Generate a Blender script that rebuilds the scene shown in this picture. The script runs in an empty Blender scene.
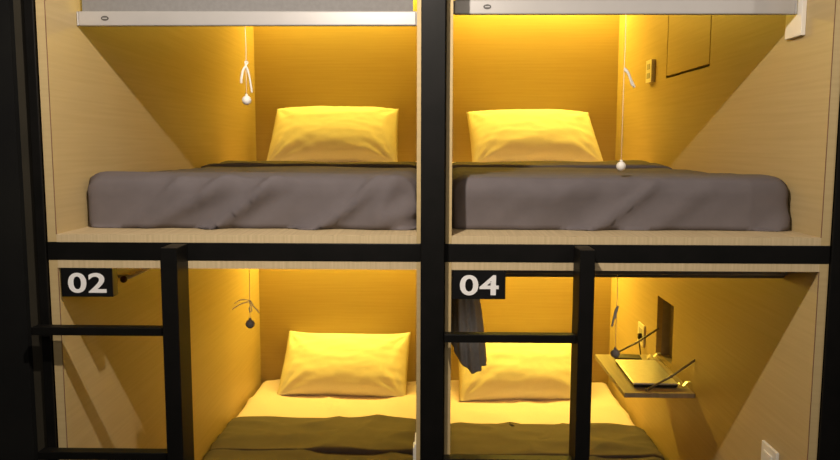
import bpy, bmesh, math, random
from mathutils import Vector, Matrix, noise
C = bpy.context.scene.collection
S = bpy.context.scene
PI = math.pi

# ------------------------------------------------------------------ materials
def mat(name, col, rough=.6, metal=0.0, spec=.4):
    m = bpy.data.materials.new(name); m.use_nodes = True
    b = m.node_tree.nodes['Principled BSDF']
    b.inputs['Base Color'].default_value = (*col, 1)
    b.inputs['Roughness'].default_value = rough
    b.inputs['Metallic'].default_value = metal
    b.inputs['Specular IOR Level'].default_value = spec
    return m

def noisy(m, c1, c2, scale, stretch=(1, 1, 1), bump=0.0, detail=4, lo=.35, hi=.65, dist=.002):
    nt = m.node_tree; N = nt.nodes; L = nt.links
    b = N['Principled BSDF']
    tc = N.new('ShaderNodeTexCoord'); mp = N.new('ShaderNodeMapping')
    mp.inputs['Scale'].default_value = stretch
    nz = N.new('ShaderNodeTexNoise'); nz.inputs['Scale'].default_value = scale
    nz.inputs['Detail'].default_value = detail
    rp = N.new('ShaderNodeValToRGB')
    rp.color_ramp.elements[0].position = lo; rp.color_ramp.elements[0].color = (*c1, 1)
    rp.color_ramp.elements[1].position = hi; rp.color_ramp.elements[1].color = (*c2, 1)
    L.new(tc.outputs['Object'], mp.inputs['Vector']); L.new(mp.outputs['Vector'], nz.inputs['Vector'])
    L.new(nz.outputs['Fac'], rp.inputs['Fac']); L.new(rp.outputs['Color'], b.inputs['Base Color'])
    if bump:
        bp = N.new('ShaderNodeBump'); bp.inputs['Strength'].default_value = bump
        bp.inputs['Distance'].default_value = dist
        L.new(nz.outputs['Fac'], bp.inputs['Height']); L.new(bp.outputs['Normal'], b.inputs['Normal'])
    return m

def wood(name, c1, c2, stretch, spec=.25):
    return noisy(mat(name, c1, .5, 0, spec), c1, c2, 1.0, stretch, .12, 6, .3, .7, .001)

W1, W2 = (.475, .355, .17), (.52, .395, .195)
M = {}
M['wood_wall'] = wood('pale_wood_laminate', W1, W2, (3, 3, 130))
M['wood_deck'] = wood('pale_wood_board', (.50, .39, .22), (.62, .49, .29), (160, 4, 4))
M['wood_leaf'] = wood('table_leaf_laminate', (.46, .38, .26), (.58, .49, .35), (60, 3, 3))
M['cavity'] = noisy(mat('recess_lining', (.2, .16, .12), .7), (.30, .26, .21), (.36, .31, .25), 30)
M['steel'] = noisy(mat('black_painted_steel', (.004, .004, .004), .5, 0, .16), (.0035, .0035, .003), (.0055, .005, .0045), 18, bump=.05)
M['dark_wall'] = noisy(mat('black_wall_paint', (.006, .006, .006), .7, 0, .15), (.005, .005, .005), (.008, .008, .007), 5)
M['stripe'] = noisy(mat('dark_brown_infill', (.03, .026, .016), .55), (.022, .019, .012), (.032, .027, .017), 6)
M['grey'] = noisy(mat('grey_cotton', (.15, .138, .138), .9, 0, .1), (.136, .119, .122), (.146, .128, .131), 25)
M['sheet'] = noisy(mat('white_cotton', (.84, .73, .70), .9, 0, .1), (.83, .69, .84), (.86, .72, .87), 200)
M['pillow'] = noisy(mat('yellow_pillowcase', (.84, .80, .58), .85, 0, .1), (.83, .79, .70), (.86, .82, .74), 220)
M['blind'] = noisy(mat('grey_blind_fabric', (.36, .35, .34), .85, 0, .1), (.205, .20, .195), (.225, .22, .215), 90)
M['bar'] = noisy(mat('white_aluminium', (.6, .58, .56), .35, .15, .5), (.41, .395, .38), (.44, .425, .41), 8)
M['cap'] = mat('grey_plastic', (.45, .44, .43), .5)
M['emblem'] = mat('dark_print', (.09, .085, .08), .5)
M['white'] = noisy(mat('white_plastic', (.82, .78, .70), .38), (.80, .76, .68), (.84, .80, .72), 15)
M['signblack'] = noisy(mat('black_acrylic', (.006, .006, .006), .35, 0, .4), (.005, .005, .005), (.008, .008, .008), 12)
M['signwhite'] = mat('white_vinyl', (.86, .85, .83), .5)
M['chrome'] = noisy(mat('brushed_steel', (.62, .6, .56), .3, .9), (.58, .56, .52), (.66, .64, .6), 40)
M['silver'] = noisy(mat('silver_aluminium', (.60, .60, .60), .38, .7), (.70, .70, .72), (.76, .76, .78), 60)
M['dark'] = noisy(mat('black_plastic', (.02, .019, .018), .45), (.016, .016, .016), (.025, .023, .02), 20)
M['brown'] = noisy(mat('dark_brown_cap', (.06, .025, .016), .5), (.05, .02, .014), (.07, .03, .02), 30)
M['polished'] = noisy(mat('polished_brass', (.9, .86, .75), .42, .45), (.88, .84, .76), (.92, .88, .80), 20)
M['glue'] = noisy(mat('brown_edge_line', (.22, .12, .06), .7), (.2, .11, .055), (.24, .13, .07), 20)
M['stay'] = noisy(mat('dark_steel', (.30, .27, .24), .4, .6), (.27, .245, .22), (.33, .30, .27), 40)
M['cord'] = noisy(mat('white_cord', (.8, .76, .68), .8), (.76, .72, .64), (.84, .8, .72), 200)
M['shadeball'] = noisy(mat('shaded_ball_plastic', (.36, .31, .26), .45), (.33, .28, .24), (.39, .34, .28), 20)  # lower cord balls: the deck's shade is put into this grey
M['towel'] = noisy(mat('grey_terry', (.46, .45, .44), .95, 0, .05), (.56, .55, .54), (.62, .61, .60), 120)
M['floor'] = noisy(mat('dark_floor', (.05, .047, .042), .5), (.04, .038, .034), (.06, .056, .05), 6)
M['ceil'] = noisy(mat('dark_ceiling', (.05, .05, .05), .8), (.045, .045, .045), (.055, .055, .055), 6)
def emis(name, col, s):
    m = mat(name, (.9, .8, .6)); b = m.node_tree.nodes['Principled BSDF']
    b.inputs['Emission Color'].default_value = (*col, 1); b.inputs['Emission Strength'].default_value = s
    return m
LED = (1.0, .71, .09)
M['led'] = emis('warm_led', LED, 3.0)
M['lampglass'] = emis('lamp_diffuser', (1, .9, .75), 2.0)

# ------------------------------------------------------------------ helpers
def origin(p):
    v = Vector((0, 0, 0))
    while p: v += p.location; p = p.parent
    return v

def obj(name, bm, m, parent=None, smooth=False, bevel=0.0, solid=0.0, base=None):
    o = origin(parent) if parent else Vector((0, 0, 0))
    if parent is None and base is not None: o = Vector(base)
    bmesh.ops.translate(bm, verts=bm.verts, vec=-o)
    bmesh.ops.recalc_face_normals(bm, faces=bm.faces)
    me = bpy.data.meshes.new(name); bm.to_mesh(me); bm.free()
    ob = bpy.data.objects.new(name, me); C.objects.link(ob)
    me.materials.append(m if not isinstance(m, str) else M[m])
    if parent: ob.parent = parent
    elif base is not None: ob.location = Vector(base)
    if smooth:
        for p in me.polygons: p.use_smooth = True
    if solid:
        s = ob.modifiers.new('solid', 'SOLIDIFY'); s.thickness = solid; s.offset = -1
    if bevel:
        b = ob.modifiers.new('bevel', 'BEVEL'); b.width = bevel; b.segments = 2; b.limit_method = 'ANGLE'
    return ob

def thing(name, label, cat, loc, group=None):
    o = bpy.data.objects.new(name, None); C.objects.link(o)
    o.empty_display_size = .05
    o.location = loc; o['label'] = label; o['category'] = cat
    if group: o['group'] = group
    return o

def tag(o, label, cat, group=None):
    o['label'] = label; o['category'] = cat
    if group: o['group'] = group
    return o

def struct(name, bm, m):
    o = obj(name, bm, m); o['kind'] = 'structure'; return o

def box(bm, x0, x1, y0, y1, z0, z1):
    vs = [bm.verts.new((x, y, z)) for x in (x0, x1) for y in (y0, y1) for z in (z0, z1)]
    for f in ((0, 1, 3, 2), (4, 6, 7, 5), (0, 4, 5, 1), (2, 3, 7, 6), (0, 2, 6, 4), (1, 5, 7, 3)):
        bm.faces.new([vs[i] for i in f])
    return bm
def B(*a): return box(bmesh.new(), *a)

def tube(bm, pts, r, n=8, caps=True):
    pts = [Vector(p) for p in pts]; rings = []
    rr = r if isinstance(r, (list, tuple)) else [r] * len(pts)
    prev = None
    for i, p in enumerate(pts):
        d = (pts[min(i + 1, len(pts) - 1)] - pts[max(i - 1, 0)]).normalized()
        a = Vector((0, 0, 1)) if abs(d.z) < .9 else Vector((1, 0, 0))
        if prev: a = prev
        u = (a - d * a.dot(d)).normalized(); v = d.cross(u); prev = u
        rings.append([bm.verts.new(p + (u * math.cos(2 * PI * k / n) + v * math.sin(2 * PI * k / n)) * rr[i]) for k in range(n)])
    for a, b in zip(rings, rings[1:]):
        for k in range(n): bm.faces.new((a[k], a[(k + 1) % n], b[(k + 1) % n], b[k]))
    if caps: bm.faces.new(rings[0]); bm.faces.new(rings[-1])
    return bm
def T(pts, r, n=8): return tube(bmesh.new(), pts, r, n)

def ball(bm, c, r, sx=1, sy=1, sz=1):
    bmesh.ops.create_uvsphere(bm, u_segments=20, v_segments=12, radius=r,
        matrix=Matrix.Translation(c) @ Matrix.Diagonal((sx, sy, sz, 1)))
    return bm

def spline(pts, n=8):
    P = [Vector(p) for p in pts]; out = []
    for i in range(len(P) - 1):
        p0, p1, p2, p3 = P[max(i - 1, 0)], P[i], P[i + 1], P[min(i + 2, len(P) - 1)]
        for k in range(n):
            t = k / n
            out.append(.5 * ((2 * p1) + (p2 - p0) * t + (2 * p0 - 5 * p1 + 4 * p2 - p3) * t * t + (3 * p1 - p0 - 3 * p2 + p3) * t ** 3))
    return out + [P[-1]]

def softbox(x0, x1, y0, y1, z0, z1, r, step, disp=None, keep=None):
    """rounded box of fine quads; disp(pos, normal) gives the offset along the normal"""
    c = Vector(((x0 + x1) / 2, (y0 + y1) / 2, (z0 + z1) / 2))
    h = Vector(((x1 - x0) / 2, (y1 - y0) / 2, (z1 - z0) / 2))
    def ticks(H):   # denser near the rounded ends
        n = max(2, int((2 * H - 2 * r) / step)); e = [-H + r * k / 4 for k in range(4)]
        return e + [-H + r + (2 * H - 2 * r) * k / n for k in range(n + 1)] + [-v for v in reversed(e)]
    tk = [ticks(v) for v in h]
    bm = bmesh.new(); cache = {}
    def vert(p):
        k = tuple(round(v, 5) for v in p)
        if k not in cache:
            q = Vector(p)
            inn = Vector([max(-(h[i] - r), min(h[i] - r, q[i])) for i in range(3)])
            n = (q - inn); n = n.normalized() if n.length > 1e-9 else Vector((0, 0, 1))
            w = c + inn + n * r
            if disp: w = w + n * disp(w, n)
            cache[k] = bm.verts.new(w)
        return cache[k]
    for ax in range(3):
        a, b = (ax + 1) % 3, (ax + 2) % 3
        for s in (-1, 1):
            for i in range(len(tk[a]) - 1):
                for j in range(len(tk[b]) - 1):
                    ps = []
                    for (ii, jj) in ((i, j), (i + 1, j), (i + 1, j + 1), (i, j + 1)):
                        p = [0, 0, 0]; p[ax] = s * h[ax]; p[a] = tk[a][ii]; p[b] = tk[b][jj]; ps.append(p)
                    if keep:
                        m = c + sum((Vector(p) for p in ps), Vector()) / 4
                        if not keep(m, ax, s): continue
                    bm.faces.new([vert(p) for p in ps])
    return bm

def nz(x, y, z): return noise.noise(Vector((x, y, z)))

# ------------------------------------------------------------------ setting
struct('floor', B(-3, 3, -3.2, 2.2, -.05, 0), 'floor')
struct('ceiling', B(-3, 3, -3.2, 2.2, 2.56, 2.62), 'ceil')
struct('wall_left', B(-3, -.947, -.005, .06, 0, 2.56), 'dark_wall')
struct('wall_right', B(.985, 3, -.005, .06, 0, 2.56), 'dark_wall')
struct('wall_back', B(-3, 3, 2.12, 2.2, 0, 2.56), 'dark_wall')
struct('trim_1', B(-.947, -.9135, .012, .03, 0, 2.56), 'stripe')     # brown infill between wall and post

# ------------------------------------------------------------------ steel frame
XL, XR = -.870, .870           # inner faces of outer panels
ML, MR = -.0425, .0375           # inner faces of the middle panels
fr = thing('bunk_rack', 'black steel frame of posts and cross rails holding the four sleeping pods', 'bed frame', (0, -.02, 0))
PY0, PY1 = -.03, -.001
obj('post', B(-.9135, -.8925, PY0 + .022, PY1, 0, 2.53), 'steel', fr, bevel=.0015)
obj('post', B(-.0325, .0205, -.04, PY1, 0, 2.53), 'steel', fr, bevel=.002)
obj('post', B(.8925, .985, PY0 + .022, PY1, 0, 2.53), 'steel', fr, bevel=.0015)
for z0, z1 in ((1.3815, 1.4225), (.29, .3325), (2.4715, 2.513)):
    obj('rail', B(-.8925, -.0325, -.0015, .04, z0, z1), 'steel', fr, bevel=.0015)
    obj('rail', B(.0205, .8925, -.0015, .04, z0, z1), 'steel', fr, bevel=.0015)

def ladder(label, x_stile, x_from, x_to, zs, rung_y):
    t = thing('bunk_ladder', label, 'ladder', ((x_from + x_to) / 2, -.055, 0), 'bunk ladders')
    obj('stile', B(x_stile[0], x_stile[1], -.080, -.002, 0, 1.421), 'steel', t, bevel=.0015)
    for z in zs:
        obj('rung', B(x_from, x_to, *rung_y, z - .0185, z), 'steel', t, bevel=.0015)
    return t
ladder('black steel ladder at far left, in front of the pod numbered 02', (-.6035, -.5665), -.909, -.6035, (1.237, .945, .655, .37), (-.06, -.032))
ladder('black steel ladder beside the centre post, in front of the pod numbered 04', (.3145, .3475), .021, .3145, (1.227, .938, .65, .365), (-.06, -.032))

# ------------------------------------------------------------------ pods
NICHE = (1.02, 1.222, .828, 1.064)
REC = (.762, 1.222, .806, 1.064)     # recess of the folding table (y0,y1,z0,z1) in a lower pod
DZ = 1.09                            # upper pod sits this much higher
def panel_hole(x0, x1, y0, y1, z0, z1, hole):
    a, b, c, d = hole; bm = bmesh.new()
    ys = [y0, a, b, y1]; zs = [z0, c, d, z1]
    v = {(s, i, j): bm.verts.new((x0 if s == 0 else x1, ys[i], zs[j])) for s in (0, 1) for i in range(4) for j in range(4)}
    for s in (0, 1):
        for i in range(3):
            for j in range(3):
                if (i, j) != (1, 1):
                    bm.faces.new([v[s, i, j], v[s, i + 1, j], v[s, i + 1, j + 1], v[s, i, j + 1]])
    def rim(p, q): bm.faces.new([v[(0,) + p], v[(0,) + q], v[(1,) + q], v[(1,) + p]])
    for k in range(3):
        rim((k, 0), (k + 1, 0)); rim((k, 3), (k + 1, 3)); rim((0, k), (0, k + 1)); rim((3, k), (3, k + 1))
    for p, q in (((1, 1), (2, 1)), ((2, 1), (2, 2)), ((2, 2), (1, 2)), ((1, 2), (1, 1))): rim(p, q)
    return bm

def pod(label, xi, xo, dz, hole_side=None):
    zb, zt = .333 + dz, 1.381 + dz
    t = thing('sleeping_pod', label, 'sleeping pod', ((xi + xo) / 2, 1.0, zb), 'wood lined sleeping pods')
    th = .021
    for side, x in ((-1, xi), (1, xo)):
        a, b = (x - th, x) if side < 0 else (x, x + th)
        if abs(x) < .1: a, b = (x, x + .0125) if side > 0 else (x - .0145, x)
        if hole_side == side:
            h = NICHE if dz < .5 else (REC[0], REC[1], REC[2] + dz, REC[3] + dz)
            p = obj('side_panel', panel_hole(a, b, 0, 2.02, zb, zt, h), 'wood_wall', t)
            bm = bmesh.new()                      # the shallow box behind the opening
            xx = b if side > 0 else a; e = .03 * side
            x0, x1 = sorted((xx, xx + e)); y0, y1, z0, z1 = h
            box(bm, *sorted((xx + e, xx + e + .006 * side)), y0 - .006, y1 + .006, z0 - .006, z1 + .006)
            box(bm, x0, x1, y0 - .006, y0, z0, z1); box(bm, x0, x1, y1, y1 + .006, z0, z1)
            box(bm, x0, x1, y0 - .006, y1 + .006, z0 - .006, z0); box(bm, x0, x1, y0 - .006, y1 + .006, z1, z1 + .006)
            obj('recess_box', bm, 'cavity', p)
        else:
            obj('side_panel', B(a, b, 0, 2.02, zb, zt), 'wood_wall', t, bevel=.0008)
    xo_ = xi if abs(xi) > .5 else xo; sg = 1 if xo_ < 0 else -1
    obj('edge_band', B(*sorted((xo_ - .001 * sg, xo_ + .0006 * sg)), -.0003, .0014, zb + .018, zt - .018), 'glue', t)
    obj('back_panel', B(xi, xo, 2.0, 2.02, zb + .018, zt - .018), 'wood_wall', t)
    obj('deck_panel', B(xi, xo, 0, 2.0, zb, zb + .018), 'wood_deck', t)
    obj('top_panel', B(xi, xo, 0, 2.0, zt - .018, zt), 'wood_deck', t)
    s = obj('light_strip', B(xi + .02, xo - .02, 1.93, 1.95, zt - .03, zt - .0185), 'led', t)
    return t
pods = [
 ('wood lined pod above the one numbered 02, grey bed behind a half raised blind', XL, ML, DZ, None, 'UL'),
 ('wood lined pod above the one numbered 04, folded table flush in its right wall', MR, XR, DZ, 1, 'UR'),
 ('wood lined pod numbered 02 with a turned down bed glowing yellow', XL, ML, 0, None, 'LL'),
 ('wood lined pod numbered 04 with an open folding table on its right wall', MR, XR, 0, 1, 'LR'),
]
LEDW = {'UL': 12.2, 'UR': 16, 'LL': 14.2, 'LR': 16.5}
for lab, xi, xo, dz, hs, key in pods:
    pod(lab, xi, xo, dz, hs)
    ld = bpy.data.lights.new('strip_light', 'AREA'); ld.shape = 'RECTANGLE'
    ld.size = xo - xi - .06; ld.size_y = .02; ld.color = LED; ld.energy = LEDW[key]
    lo = bpy.data.objects.new('strip_light', ld); C.objects.link(lo)
    lo.location = ((xi + xo) / 2, 1.94, 1.363 + dz - .0145); lo.rotation_euler = (math.radians(-22), 0, 0)

# ------------------------------------------------------------------ bedding
def bed(xi, xo, dz, key, seed):
    side = 'left' if xi < -.5 else 'right'
    up = dz > .5
    where = {'UL': 'in the pod above number 02', 'UR': 'in the pod above number 04', 'LL': 'in the pod numbered 02', 'LR': 'in the pod numbered 04'}[key]
    z0 = .3515 + dz; zt = .463 + dz if up else .476 + dz
    a, b = xi + .0105, xo - .012 if xo > .5 else xo - .010
    if xi > 0: a = xi + .010
    cx = (a + b) / 2
    def dm(p, n):
        k = max(0, min(1, (p.y - 1.30) / .06))
        return -.006 * (1 - k) + k * (.0022 * nz(p.x * 5 + seed, p.y * 5, p.z * 5) + (.010 * max(0, 1 - 3 * abs(nz(p.x * 3 + seed, p.y * 2.5 + p.x * 2, 8))) ** 2 + .012 * max(0, nz(p.x * 5 + p.y * 7 + seed, p.y * 3 - p.x * 4, seed)) if n.z > .7 else 0))
    o = obj('mattress', softbox(a, b, .165, 1.985, z0, zt, .035, .03, dm), 'sheet', smooth=True, base=(cx, 1.08, z0))
    tag(o, 'mattress in a white fitted sheet %s, under the grey blanket' % where, 'mattress', 'single mattresses')
    # blanket: wraps front, top and sides
    e = .007
    def db(p, n):
        fw = max(0, min(1, (-n.y - .15) / .8)); fw = fw * fw * (3 - 2 * fw)
        if fw > 0:      # front face: slanted drag folds
            s = 1 if side == 'left' else .55
            u, v = p.x * .80 + p.z * .60, -p.x * .60 + p.z * .80
            f = max(0, 1 - 2.4 * abs(nz(u * 1.8 + seed, v * 11, seed))) ** 1.8; g = nz(u * 5 + 3 + seed, v * 26, seed + 4)
            low = 1 - max(0, min(1, (p.z - z0) / .05))
            am = max(.2, min(1, (p.x - a) / .3)) if side == 'left' else 1
            return (s * am * (.036 * f + .007 * g) + .010 * low * abs(nz(p.x * 12 + seed, 0, 7))) * fw + .0105 * max(0, n.z) * (1 if up else .3)
        return .003 + .0105 * max(0, 1 - max(0, p.y - .15) / .65) ** 1.3 * (1 if up else .3) + .004 * nz(p.x * 4 + seed, p.y * 4, 1) + (0 if up else .011 * max(0, 1 - 3 * abs(nz(p.x * 2.5 + p.y * 2 + seed, p.y * 5 - p.x * 1.5, 4))) ** 1.5) + .009 * max(0, nz(p.x * 2 + p.y * 9 + seed, p.y * 3, 2))
    E0 = 1.345 if key == 'LR' else 1.40
    def edge(x): return E0 + .03 * nz(x * 4 + seed, 0, 0) - .03 * max(0, (x - cx) / .4) * (1 if side == 'right' else 0)
    def keep(m, ax, s):
        if ax == 2 and s < 0: return False
        if ax == 1 and s > 0: return False
        return m.y < 1.40
    ra, rb = a + .001 - e, b - .001 + e
    bm = softbox(ra, rb, .135, 1.985, z0 - .045, zt + e, .042, .014, db, keep)
    for v in bm.verts:
        if v.co.z < z0 + .0008: v.co.z = z0 + .0008
        if .135 <= v.co.y < .177: v.co.y = .135 + (v.co.y - .135) * (.22 + .78 * max(0, (v.co.y - .135) / .042))
        v.co.x = max(xi + .002, min(xo - .002, v.co.x))
    for v in bm.verts:
        if v.co.y > 1.36: v.co.y += (edge(v.co.x) - 1.40)
    bl = obj('blanket', bm, 'grey', smooth=True, solid=.004, base=(cx, .8, zt))
    tag(bl, 'grey blanket folded back on the bed %s' % where, 'blanket', 'grey blankets')
    # the turned-down top layer
    def df(p, n): return (0 if up else .009 * max(0, 1 - 3 * abs(nz(p.x * 2.5 + p.y * 2 + seed, p.y * 6 - p.x * 1.5, 6))) ** 1.5) + .006 * nz(p.x * 6 + seed, p.y * 7, 5) + .016 * max(0, nz(p.x * 3 + p.y * 10, p.y * 3 - p.x * 2, seed + 2))
    bm = softbox(ra + .008, rb - .008, 1.05, 1.395, zt + e + .0015, zt + e + .0145, .006, .014, df)
    for v in bm.verts:
        w = max(0, min(1, (v.co.y - 1.05) / .345))
        v.co.y += w * (edge(v.co.x) - 1.40) + (1 - w) * (E0 - 1.40) * .6 + (1 - w) * .012 * nz(v.co.x * 3.5, seed, 2)
        # rounded shoulders follow the mattress edge down
        d = min(v.co.x - ra, rb - v.co.x)
        if d < .05: v.co.z -= .016 * ((.05 - d) / .05) ** 2
    obj('folded_edge', bm, 'grey', bl, smooth=True)
    return zt

def pillow(label, cx, y_front, zt, a, b, tilt, twist, Tk, seed):
    nu, nv = 60, 44
    rot = Matrix.Rotation(twist, 4, 'Z') @ Matrix.Rotation(tilt, 4, 'X')
    bm = bmesh.new(); g = {}
    for s in (1, -1):
        for i in range(nu + 1):
            for j in range(nv + 1):
                u, v = -1 + 2 * i / nu, -1 + 2 * j / nv
                border = i in (0, nu) or j in (0, nv)
                if border and s < 0: g[s, i, j] = g[1, i, j]; continue
                x = a * u * (1 - .015 * (1 - v * v) ** 1.0 * abs(u) ** 2)
                y = b * v * (1 - .035 * (1 - u * u) ** 1.0 * abs(v) ** 2)
                y += .022 * v * abs(u) ** 4 
                t = Tk * max(0, (1 - abs(u) ** 2.6)) ** .55 * max(0, (1 - abs(v) ** 2.6)) ** .55
                wr = 0
                if s > 0:
                    # creases that fan out of the corners, and soft drag folds
                    for cu, cv in ((1, 1), (-1, 1), (1, -1), (-1, -1)):
                        du, dv = (u - cu) * a, (v - cv) * b
                        r = math.hypot(du, dv); th = math.atan2(dv, du)
                        wr += .005 * math.exp(-(r / .15) ** 2) * math.sin(th * 13 + seed + cu) * min(1, r / .05)
                    wr += .0035 * nz(u * 2.2 + v * 1.5 + seed, v * 5 - u * 1.0, seed) + .0035 * abs(nz(u * 3 - v * 4, u * 4 + v * 3 + seed, 3))
                    wr *= min(1, t / (.35 * Tk))
                p = Vector((x, y + b, s * t * (1.0 if s > 0 else .55) + wr))
                if border: p.z += .006 * nz(u * 4 + seed, v * 4, 9)
                g[s, i, j] = bm.verts.new(p)
    for s in (1, -1):
        for i in range(nu):
            for j in range(nv):
                q = [g[s, i, j], g[s, i + 1, j], g[s, i + 1, j + 1], g[s, i, j + 1]]
                q = list(dict.fromkeys(q))
                if len(q) > 2:
                    try: bm.faces.new(q)
                    except ValueError: pass
    bmesh.ops.transform(bm, matrix=Matrix.Translation((cx, y_front, zt)) @ rot, verts=bm.verts)
    # settle: flatten what would sink into the mattress
    for v in bm.verts:
        if v.co.z < zt + .004: v.co.z = zt + .004 
        if v.co.y > 1.995: v.co.y = 1.995
    o = obj('pillow', bm, 'pillow', smooth=True, base=(cx, y_front + .15, zt))
    tag(o, label, 'pillow', 'yellow pillows')
    return o

for (lab, xi, xo, dz, hs, key), sd in zip(pods, (1.3, 4.7, 8.2, 11.9)):
    bed(xi, xo, dz, key, sd)
ZU, ZLo = .465 + DZ, .478
R = math.radians
pillow('yellow pillow in the pod above number 02, leaning on the back panel', -.452, 1.62, ZU, .290, .200, R(38), R(2), .092, 1.1)
pillow('yellow pillow in the pod above number 04, behind the long hanging cord', .452, 1.62, ZU, .291, .198, R(36), R(2.5), .092, 3.7)
pillow('yellow pillow on the white sheet of the pod numbered 02', -.432, 1.72, ZLo, .305, .172, R(42), R(-2.5), .09, 6.9)
pillow('yellow pillow partly behind the ladder in the pod numbered 04', .420, 1.68, ZLo, .305, .182, R(42), R(1), .088, 9.4)

# ------------------------------------------------------------------ number signs
def sign(text, label, x0, x1, z0, z1):
    t = thing('number_sign', label, 'sign', ((x0 + x1) / 2, .016, z0), 'pod number signs')
    obj('sign_board', B(x0, x1, .001, .031, z0, z1), 'signblack', t, bevel=.0008)
    cu = bpy.data.curves.new('numerals', 'FONT'); cu.body = text; cu.size = .062; cu.extrude = .0006
    cu.offset = .0013; cu.align_x = 'CENTER'; cu.space_character = 1.06
    tmp = bpy.data.objects.new('numerals', cu); C.objects.link(tmp)
    dg = bpy.context.evaluated_depsgraph_get()
    me = bpy.data.meshes.new_from_object(tmp.evaluated_get(dg)); bpy.data.objects.remove(tmp)
    bm = bmesh.new(); bm.from_mesh(me); bpy.data.meshes.remove(me)
    xs = [v.co.x for v in bm.verts]; ys = [v.co.y for v in bm.verts]
    w, h = max(xs) - min(xs), max(ys) - min(ys); mx, my = (max(xs) + min(xs)) / 2, (max(ys) + min(ys)) / 2
    tw, th = .089, .047
    cx, cz = (x0 + x1) / 2 + .001, (z0 + z1) / 2 - .001
    for v in bm.verts:
        v.co = Vector(((v.co.x - mx) * tw / w + cx, .0008 - (v.co.z + .0006) * .9, (v.co.y - my) * th / h + cz))
    obj('numerals', bm, 'signwhite', t)
sign('02', 'black sign with white digits 02 under the left cross rail', -.865, -.745, 1.295, 1.3625)
sign('04', 'black sign with white digits 04 beside the centre post', .0395, .1615, 1.295, 1.3625)

# ------------------------------------------------------------------ roller blinds
def blind(label, x0, x1, zbar, ztop, emb=None):
    t = thing('roller_blind', label, 'blind', ((x0 + x1) / 2, .155, zbar), 'grey roller blinds')
    if ztop - zbar > .1:
        obj('fabric', B(x0 + .012, x1 - .012, .156, .158, zbar + .03, ztop - .03), 'blind', t)
    r = obj('roller', T([(x0, .18 if ztop - zbar < .1 else .157 + .022, ztop - .024), (x1, .18 if ztop - zbar < .1 else .157 + .022, ztop - .024)], .022, 20), 'blind', t, smooth=False)
    bar = obj('bottom_bar', B(x0 + .004, x1 - .004, .150, .164, zbar, zbar + .0345), 'bar', t, bevel=.003)
    for s, x in ((-1, x0), (1, x1)):
        obj('end_cap', B(*sorted((x, x - s * .004)), .1505, .1635, zbar + .0005, zbar + .034), 'cap', bar, bevel=.001)
    if emb is not None:
        bm = bmesh.new()
        for (rx, rz, yy0, yy1) in ((.0095, .0058, .1492, .1502),):
            n = 28
            f = [bm.verts.new((emb + rx * math.cos(2 * PI * k / n), yy0, zbar + .0175 + rz * math.sin(2 * PI * k / n))) for k in range(n)]
            f2 = [bm.verts.new((v.co.x, yy1, v.co.z)) for v in f]
            bm.faces.new(f); bm.faces.new(f2)
            for k in range(n): bm.faces.new((f[k], f[(k + 1) % n], f2[(k + 1) % n], f2[k]))
        obj('emblem', bm, 'emblem', bar)
        obj('emblem_line', B(emb - .0055, emb + .0055, .1488, .1493, zbar + .0165, zbar + .0187), 'cap', bar)
    return t
blind('grey roller blind with white bottom bar, grey fabric showing, above number 02', XL + .001, ML - .001, 1.931, 2.452, -.8)
blind('roller blind raised higher, only its white bottom bar seen above number 04', MR + .001, XR - .0135, 1.9575, 2.452, .122)
blind('roller blind wound up under the top of the pod numbered 04', MR + .001, XR - .001, 1.328, 1.3625)

# ------------------------------------------------------------------ fittings on the walls
def plate(name, label, cat, x, s, y0, y1, z0, z1, t=.008, kind='rocker', group=None):
    """s = side the plate sticks out to (-1: out of a right wall)"""
    o = thing(name, label, cat, (x, (y0 + y1) / 2, (z0 + z1) / 2), group)
    pl = obj('plate', B(*sorted((x, x + s * t)), y0, y1, z0, z1), 'white', o, bevel=.002)
    w, h = y1 - y0, z1 - z0
    if kind == 'rocker':
        obj('rocker', B(*sorted((x + s * (t - .001), x + s * (t + .004))), y0 + w * .24, y1 - w * .24, z0 + h * .2, z1 - h * .2), 'white', o, bevel=.0015)
    elif kind == 'buttons':
        for k in range(2):
            zc = z0 + h * (.3 + .4 * k)
            obj('button', B(*sorted((x + s * (t - .001), x + s * (t + .002))), y0 + w * .25, y1 - w * .25, zc - h * .12, zc + h * .12), 'cap', o, bevel=.001)
    elif kind == 'plug':
        obj('socket_face', B(*sorted((x + s * (t - .001), x + s * (t + .001))), y0 + w * .2, y1 - w * .2, z0 + h * .2, z1 - h * .2), 'cap', o, bevel=.0006)
    return o
plate('light_switch', 'white light switch low on the right wall near the front of pod 04', 'switch', XR, -1, .140, .228, .788, .877, group='white wall switches')
plate('light_switch', 'white light switch peeking past the panel edge of pod 02', 'switch', ML, -1, .15, .235, .796, .886, group='white wall switches')
plate('control_switch', 'small pale two button switch on the upper right wall beside the hanging cord', 'switch', XR, -1, 1.37, 1.45, 1.895, 1.985, .016, 'buttons')
po = plate('power_outlet', 'white power outlet on the right wall behind the open folding table', 'outlet', XR, -1, 1.375, 1.465, .815, .905, .008, 'plug')
pg = thing('charger_plug', 'small black plug in the outlet behind the open folding table', 'plug', (XR - .009, 1.40, .845))
obj('plug_body', B(XR - .024, XR - .009, 1.393, 1.408, .845, .868), 'dark', pg, bevel=.003)
obj('cable', T(spline([(XR - .018, 1.40, .846), (XR - .018, 1.398, .83), (XR - .016, 1.394, .81), (XR - .012, 1.39, .78)]), .0028), 'dark', pg, smooth=True)
gp = obj('blind_guide', B(XR - .0115, XR - .0002, .130, .214, 1.906, 2.06), 'white', bevel=.0015, base=(XR, .17, 1.906))
tag(gp, 'white guide plate on the right wall at the end of the bottom bar', 'plate')

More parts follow.
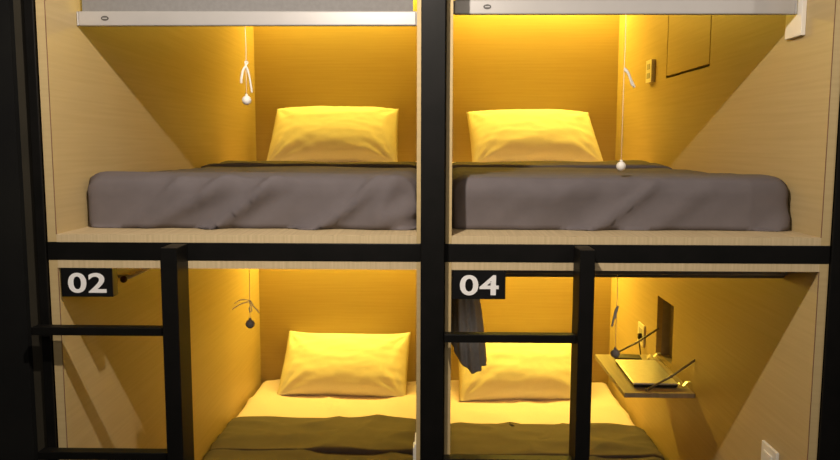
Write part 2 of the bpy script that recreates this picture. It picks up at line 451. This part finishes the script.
# ------------------------------------------------------------------ folding tables
# folded one, flush in the wall of the upper right pod
t = thing('folding_table', 'folded wooden table flush with the right wall above number 04', 'folding table', (XR, .99, REC[2] + DZ), 'wall folding tables')
lf = obj('leaf', B(XR + .001, XR + .017, REC[0] + .009, REC[1] - .002, REC[2] + DZ + .009, REC[3] + DZ - .004), 'wood_wall', t, bevel=.001)
obj('finger_latch', B(XR - .0008, XR + .002, 1.09, 1.11, REC[3] + DZ - .03, REC[3] + DZ - .018), 'cap', lf)
# open one
t = thing('folding_table', 'open folding table shelf holding a laptop in the pod numbered 04', 'folding table', (XR, .99, .815), 'wall folding tables')
ZT = .825
obj('leaf', B(.634, XR - .002, REC[0] - .004, REC[1] + .010, ZT - .016, ZT), 'wood_leaf', t, bevel=.0015)
for y, in ((1.232,), (.760,)):
    yy = REC[1] - .01 if y > 1 else REC[0] + .02
    p0 = Vector((XR + .006, yy, .936)); p2 = Vector((.715 if y < 1 else .70, yy, ZT + .004))
    pm = (p0 + p2) / 2 + Vector((.0, 0, -.006))
    st = obj('stay', T([p0, pm, p2], .0042, 8), 'stay', t, smooth=True)
    obj('pivot', ball(bmesh.new(), pm, .0058), 'stay', st, smooth=True)
    obj('pivot', ball(bmesh.new(), p2 , .006), 'stay', st, smooth=True)
for yy in (REC[0] + .055, REC[1] - .05):
    bm = bmesh.new()
    pts = [(XR - .048, ZT + .001), (XR - .036, ZT + .016), (XR - .024, ZT + .006), (XR - .010, ZT + .020), (XR + .004, ZT + .022)]
    top = [(x, z + .0018) for x, z in pts]
    poly = pts + top[::-1]
    va = [bm.verts.new((x, yy - .008, z)) for x, z in poly]; vb = [bm.verts.new((x, yy + .008, z)) for x, z in poly]
    n = len(poly); 
    for k in range(n): bm.faces.new((va[k], va[(k + 1) % n], vb[(k + 1) % n], vb[k]))
    for k in range(len(pts) - 1):
        for vv in (va, vb): bm.faces.new((vv[k], vv[k + 1], vv[n - 2 - k], vv[n - 1 - k]))
    obj('hinge', bm, 'chrome', t)

def rotz(bm, c, ang):
    bmesh.ops.rotate(bm, verts=bm.verts, cent=c, matrix=Matrix.Rotation(ang, 3, 'Z')); return bm
lc = (.757, .955, ZT)
lt = thing('laptop', 'closed silver laptop lying on the open folding table', 'laptop', lc)
obj('base', rotz(B(.682, .828, .812, 1.098, ZT + .0025, ZT + .011), lc, R(-1)), 'dark', lt, bevel=.002)
obj('lid', rotz(B(.680, .830, .810, 1.100, ZT + .0115, ZT + .0175), lc, R(-1)), 'silver', lt, bevel=.0022)
obj('hinge_bar', T([(.829, .86, ZT + .011), (.829, 1.05, ZT + .011)], .004, 10), 'dark', lt)
for (fx, fy) in ((.70, .83), (.81, .83), (.70, 1.08), (.81, 1.08)):
    obj('foot', T([(fx, fy, ZT + .0002), (fx, fy, ZT + .003)], .006, 12), 'dark', lt)
pc = (.745, 1.162, ZT)
ph = thing('phone', 'flat black phone on the folding table behind the laptop', 'phone', pc)
obj('phone_body', rotz(B(.695, .795, 1.130, 1.192, ZT + .0003, ZT + .013), pc, R(-6)), 'dark', ph, bevel=.003)
obj('screen', rotz(B(.699, .791, 1.134, 1.188, ZT + .0128, ZT + .0136), pc, R(-6)), 'dark', ph)

# ------------------------------------------------------------------ pull cords
def cord(label, x, y, ztop, zball, zknot, m_ball, sgn, long_tail=.0, r=.0115):
    t = thing('pull_cord', label, 'pull cord', (x, y, ztop), 'ball ended pull cords')
    c = obj('cord', T([(x, y, ztop), (x + .001, y, (ztop + zknot) / 2), (x, y, zknot), (x, y, zball)], .0007, 8), 'cord', t, smooth=True)
    obj('ball', ball(bmesh.new(), (x, y, zball), r), m_ball, t, smooth=True)
    obj('ball_collar', T([(x, y, zball + r * .85), (x, y, zball + r * 1.3)], .0035, 12), m_ball, t, smooth=True)
    return t, c
def strand(c, x, y, pts, r=.003):
    obj('loose_end', T(spline([(x + a, y + d, b) for a, d, b in pts]), r, 8), 'cord', c, smooth=True)
YC = .157
cx, cy = -.462, YC
t, c = cord('white ball cord tied up short, hanging from the blind above number 02', cx, cy, 1.9308, 1.754, 1.825, 'white', 1)
strand(c, cx, cy, [(0, 0, 1.836), (-.006, -.004, 1.826), (-.010, -.006, 1.808), (-.011, -.004, 1.795)], .0032)
strand(c, cx, cy, [(0, 0, 1.836), (.006, -.005, 1.824), (.011, -.006, 1.80), (.014, -.004, 1.772)], .0024)
strand(c, cx, cy, [(0, 0, 1.838), (.004, .003, 1.845), (-.003, .003, 1.847), (0, 0, 1.836)], .0017)
cx, cy = .451, YC
t, c = cord('white ball cord hanging long from the blind above number 04 to the mattress', cx, cy - .012, 1.9573, 1.5965, 1.826, 'white', 1)
strand(c, cx, cy - .012, [(0, 0, 1.83), (.008, 0, 1.822), (.016, 0, 1.805), (.026, 0, 1.785)], .0032)
strand(c, cx, cy - .012, [(0, 0, 1.828), (.010, -.004, 1.815), (.017, -.004, 1.795), (.021, -.004, 1.788)], .0022)
cx, cy = -.466, YC
t, c = cord('shaded ball cord with tangled ends hanging in the opening of pod 02', cx, cy, 1.3625, 1.196, 1.256, 'shadeball', 1)
strand(c, cx, cy, [(0, 0, 1.253), (-.012, -.01, 1.252), (-.026, -.012, 1.246), (-.042, -.012, 1.235)], .0011)
strand(c, cx, cy, [(0, 0, 1.256), (.006, -.008, 1.254), (.012, -.010, 1.243), (.026, -.010, 1.228)], .0013)
strand(c, cx, cy, [(0, 0, 1.256), (-.012, -.008, 1.260), (-.024, -.010, 1.258), (-.036, -.01, 1.250)], .0010)
strand(c, cx, cy, [(0, 0, 1.253), (.005, -.006, 1.244), (.006, -.006, 1.232), (.001, -.006, 1.228), (-.002, 0, 1.238)], .0011)
cx, cy = .451, YC
t, c = cord('shaded ball cord hanging in the opening of pod 04 before the folding table', cx, cy - .012, 1.3275, 1.130, 1.24, 'shadeball', 1)
strand(c, cx, cy - .012, [(0, 0, 1.246), (-.004, -.003, 1.235), (-.008, -.004, 1.215), (-.011, -.004, 1.20)], .0024)
strand(c, cx, cy - .012, [(0, 0, 1.246), (.003, -.003, 1.25), (-.001, -.004, 1.235), (-.004, -.004, 1.22)], .0018)

# ------------------------------------------------------------------ clothes rails and towel
def rail(label, xw, s, y0, y1, z):
    x = xw + s * .038
    t = thing('towel_rail', label, 'rail', (xw, (y0 + y1) / 2, z), 'towel rails')
    obj('rod', T([(x, y0, z), (x, y1, z)], .0055, 14), 'polished', t, smooth=True)
    for y in (y0,): obj('end_knob', ball(bmesh.new(), (x, y, z), .0095), 'brown', t, smooth=True)
    for y in (y0 + .05, y1 - .05): obj('bracket', T([(xw, y, z), (x, y, z)], .005, 10), 'chrome', t)
    return x, t
rail('pale towel rail with brown end knob on the left wall behind sign 02', XL, 1, .275, .78, 1.287)
xr, _ = rail('pale towel rail behind the number 04 sign with a towel over it', MR, 1, .275, .78, 1.287)
# towel bunched over the rail near its front end: a closed drape, pleats running down
bm = bmesh.new(); na, nz_ = 72, 30; ZR = 1.287
rings = []
for k in range(nz_ + 1):
    t = k / nz_
    cxx = xr + .004 + .016 * t; ax = .030 + .020 * t ** .7; ay = .085 + .03 * t
    if t < .12:
        sh = math.sin(t / .12 * PI / 2) ** .6; ax *= .25 + .75 * sh; ay *= .55 + .45 * sh
    ring = []
    for a in range(na):
        th = 2 * PI * a / na
        rr = 1 + .08 * math.sin(th * 6 + t * 2.2) * min(1, t * 2 + .3) + .07 * math.sin(th * 12 + 2 - t * 2)
        x = cxx + ax * math.cos(th) * rr; y = .40 + ay * math.sin(th) * rr
        x = max(x, MR + .004)
        ln = .205 + .062 * max(0, min(1, (x - .05) / .05)) ** .8 + .004 * math.sin(th * 2)
        ring.append(bm.verts.new((x, y, ZR + .012 - ln * t)))
    rings.append(ring)
for r0, r1 in zip(rings, rings[1:]):
    for a in range(na): bm.faces.new((r0[a], r0[(a + 1) % na], r1[(a + 1) % na], r1[a]))
bm.faces.new(rings[0]); bm.faces.new(rings[-1])
tw = obj('towel', bm, 'towel', smooth=True, base=(xr, .4, ZR))
tag(tw, 'grey towel hanging under the number 04 sign', 'towel')

# ------------------------------------------------------------------ corridor lamps and added fill
def point(name, loc, e, col, r):
    l = bpy.data.lights.new(name, 'POINT'); l.energy = e; l.color = col; l.shadow_soft_size = r
    o = bpy.data.objects.new(name, l); C.objects.link(o); o.location = loc; return o
WARM = (1, .88, .76)
point('corridor_lamp', (-.2, -.82, 2.345), 68, WARM, .014)
point('corridor_lamp', (1.5, -.82, 2.345), 10, WARM, .02)
l = bpy.data.lights.new('corridor_fill', 'AREA'); l.shape = 'RECTANGLE'; l.size = 3; l.size_y = .8; l.energy = 19; l.color = WARM  # soft fill added behind the camera to lift the shade, no fixture
o = bpy.data.objects.new('corridor_fill', l); C.objects.link(o); o.location = (.5, -2.4, 2.4); o.rotation_euler = (R(50), 0, 0)

w = bpy.data.worlds.new('world'); S.world = w; w.use_nodes = True
w.node_tree.nodes['Background'].inputs['Color'].default_value = (1, .85, .7, 1)
w.node_tree.nodes['Background'].inputs['Strength'].default_value = .02

# ------------------------------------------------------------------ camera
f, p, yw, r, cxm, czm, d = 766.017, .11244, .01861, .00254, -.00245, 1.65, 1.73108
F = Vector((-math.sin(yw) * math.cos(p), math.cos(yw) * math.cos(p), -math.sin(p)))
rt = Vector((math.cos(yw), math.sin(yw), 0)); up = rt.cross(F)
rt2 = math.cos(r) * rt + math.sin(r) * up; up2 = -math.sin(r) * rt + math.cos(r) * up
cd = bpy.data.cameras.new('camera'); cam = bpy.data.objects.new('camera', cd); C.objects.link(cam)
cd.sensor_width = 36; cd.sensor_fit = 'HORIZONTAL'; cd.lens = f / 840 * 36; cd.clip_start = .02
m = Matrix((rt2, up2, -F)).transposed().to_4x4(); m.translation = Vector((cxm, -d, czm))
cam.matrix_world = m
S.camera = cam
vs = S.view_settings
vs.view_transform = 'Standard'; vs.look = 'None'; vs.gamma = 1; vs.use_curve_mapping = False; vs.exposure = 0
